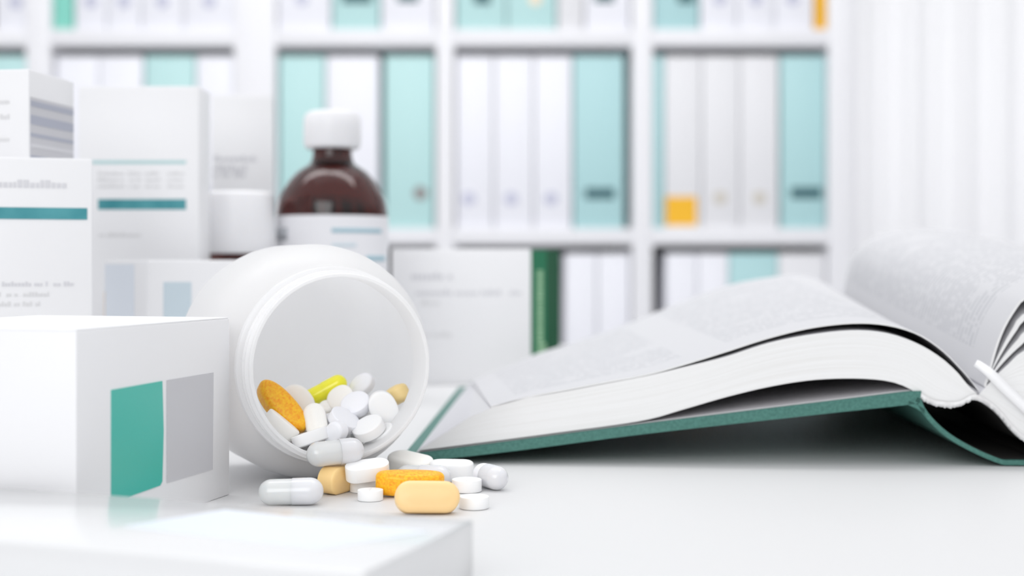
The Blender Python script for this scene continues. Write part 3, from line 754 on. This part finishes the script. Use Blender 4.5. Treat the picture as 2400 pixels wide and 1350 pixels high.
# hinge fold
hf = prof_px([(2128, 946), (2145, 953), (2156, 960), (2166, 966)], 0, 14)
block('hinge_fold', [(u, z+1.2) for u, z in hf], [(u, z-.5) for u, z in hf], rise([(u, z+1.2) for u, z in hf], 9), rise([(u, z-.5) for u, z in hf], 9), book, top_mat='cover', edge_mat='cover', v0=-1, v1=DEP+3)
ue = so[-1][0]
box('cover_board', (ue-1, -1, .1, ue+212, DEP+3, 3.1), M['cover'], book, bev=.5)
box('board_shade', (ue-3, 1.5, 2.9, ue+205, DEP, 3.4), M['cavity_shade'], book, bev=.1)  # black slab on the right board, continuing the painted cavity shade
# ribbon across the fold
rb_ = prof_px([(2292, 852), (2304, 860), (2330, 884), (2360, 914), (2400, 952), (2440, 990), (2480, 1030)], -3, 30)
bm = bmesh.new(); rows = []
for i, (u, z) in enumerate(rb_):
    vv = -3.2+3.0*max(0, (1-i/4)); hw = 1.3+.6*min(1, i/6)
    c = Vector((u, vv, z)); a = rb_[max(0, i-1)]; b = rb_[min(29, i+1)]; dx, dz = b[0]-a[0], b[1]-a[1]; l = math.hypot(dx, dz)
    nn = Vector((-dz/l, 0, dx/l))
    rows.append([bm.verts.new((c+nn*hw+Vector((0, 0, 0)))*.001), bm.verts.new((c-nn*hw)*.001)])
for a, b in zip(rows, rows[1:]): bm.faces.new((a[0], a[1], b[1], b[0]))
rbn = link('ribbon', bm, M['ribbon'], book); s_ = rbn.modifiers.new('t', 'SOLIDIFY'); s_.thickness = .0004

# ------------------------------------------------------------------ light
w = bpy.data.worlds.new('World'); bpy.context.scene.world = w; w.use_nodes = True
bg = w.node_tree.nodes['Background']; bg.inputs[0].default_value = (.97, .98, 1.0, 1); bg.inputs[1].default_value = .74
_t = w.node_tree; _tc = _t.nodes.new('ShaderNodeTexCoord'); _s = _t.nodes.new('ShaderNodeSeparateXYZ'); _r = _t.nodes.new('ShaderNodeValToRGB')
_t.links.new(_tc.outputs['Generated'], _s.inputs[0]); _t.links.new(_s.outputs[2], _r.inputs[0]); _t.links.new(_r.outputs[0], bg.inputs[0])
_r.color_ramp.elements[0].position = .02; _r.color_ramp.elements[0].color = (.10, .10, .11, 1)     # dimmed near the horizon to keep the gap under the book dark
_r.color_ramp.elements[1].position = .34; _r.color_ramp.elements[1].color = (.97, .98, 1.0, 1)
def area(name, loc, target, sx_, sy_, power, col=(1, 1, 1)):
    l = bpy.data.lights.new(name, 'AREA'); l.shape = 'RECTANGLE'; l.size = sx_; l.size_y = sy_; l.energy = power; l.color = col
    o = bpy.data.objects.new(name, l); C.objects.link(o); o.location = loc
    o.rotation_euler = (Vector(target)-Vector(loc)).to_track_quat('-Z', 'Y').to_euler(); return o
area('ceiling_softbox', (-.1, .9, 2.2), (-.05, .6, T), 1.6, 1.2, 2)
area('window_light', (-.42, -.9, 1.32), (-.05, .5, T+.05), 1.0, .8, 5.8)
area('shelf_fill', (-.2, .9, 2.3), (0, 2.5, 1.1), 2.2, .6, 16)  # unseen fill lamp added to brighten the shelving
area('curtain_backlight', (1.15, 2.85, 1.2), (1.0, 0, 1.1), 1.2, 1.8, 3.0)  # lamp added behind the curtain to brighten it; no window is modelled

# ------------------------------------------------------------------ camera
cam = bpy.data.cameras.new('camera'); co = bpy.data.objects.new('camera', cam); C.objects.link(co)
co.location = W(0, 0, H); co.rotation_euler = (math.radians(90), 0, 0)
cam.sensor_width = 36; cam.lens = 36*F/2400; cam.shift_y = -(675-HY)/2400
cam.clip_start = .01; cam.clip_end = 20
cam.dof.use_dof = True; cam.dof.focus_distance = .432; cam.dof.aperture_fstop = 8.5
sc = bpy.context.scene; sc.camera = co
sc.view_settings.view_transform = 'Standard'; sc.view_settings.look = 'None'; sc.view_settings.gamma = 1; sc.view_settings.exposure = .40
try: sc.view_settings.use_curve_mapping = False
except Exception: pass
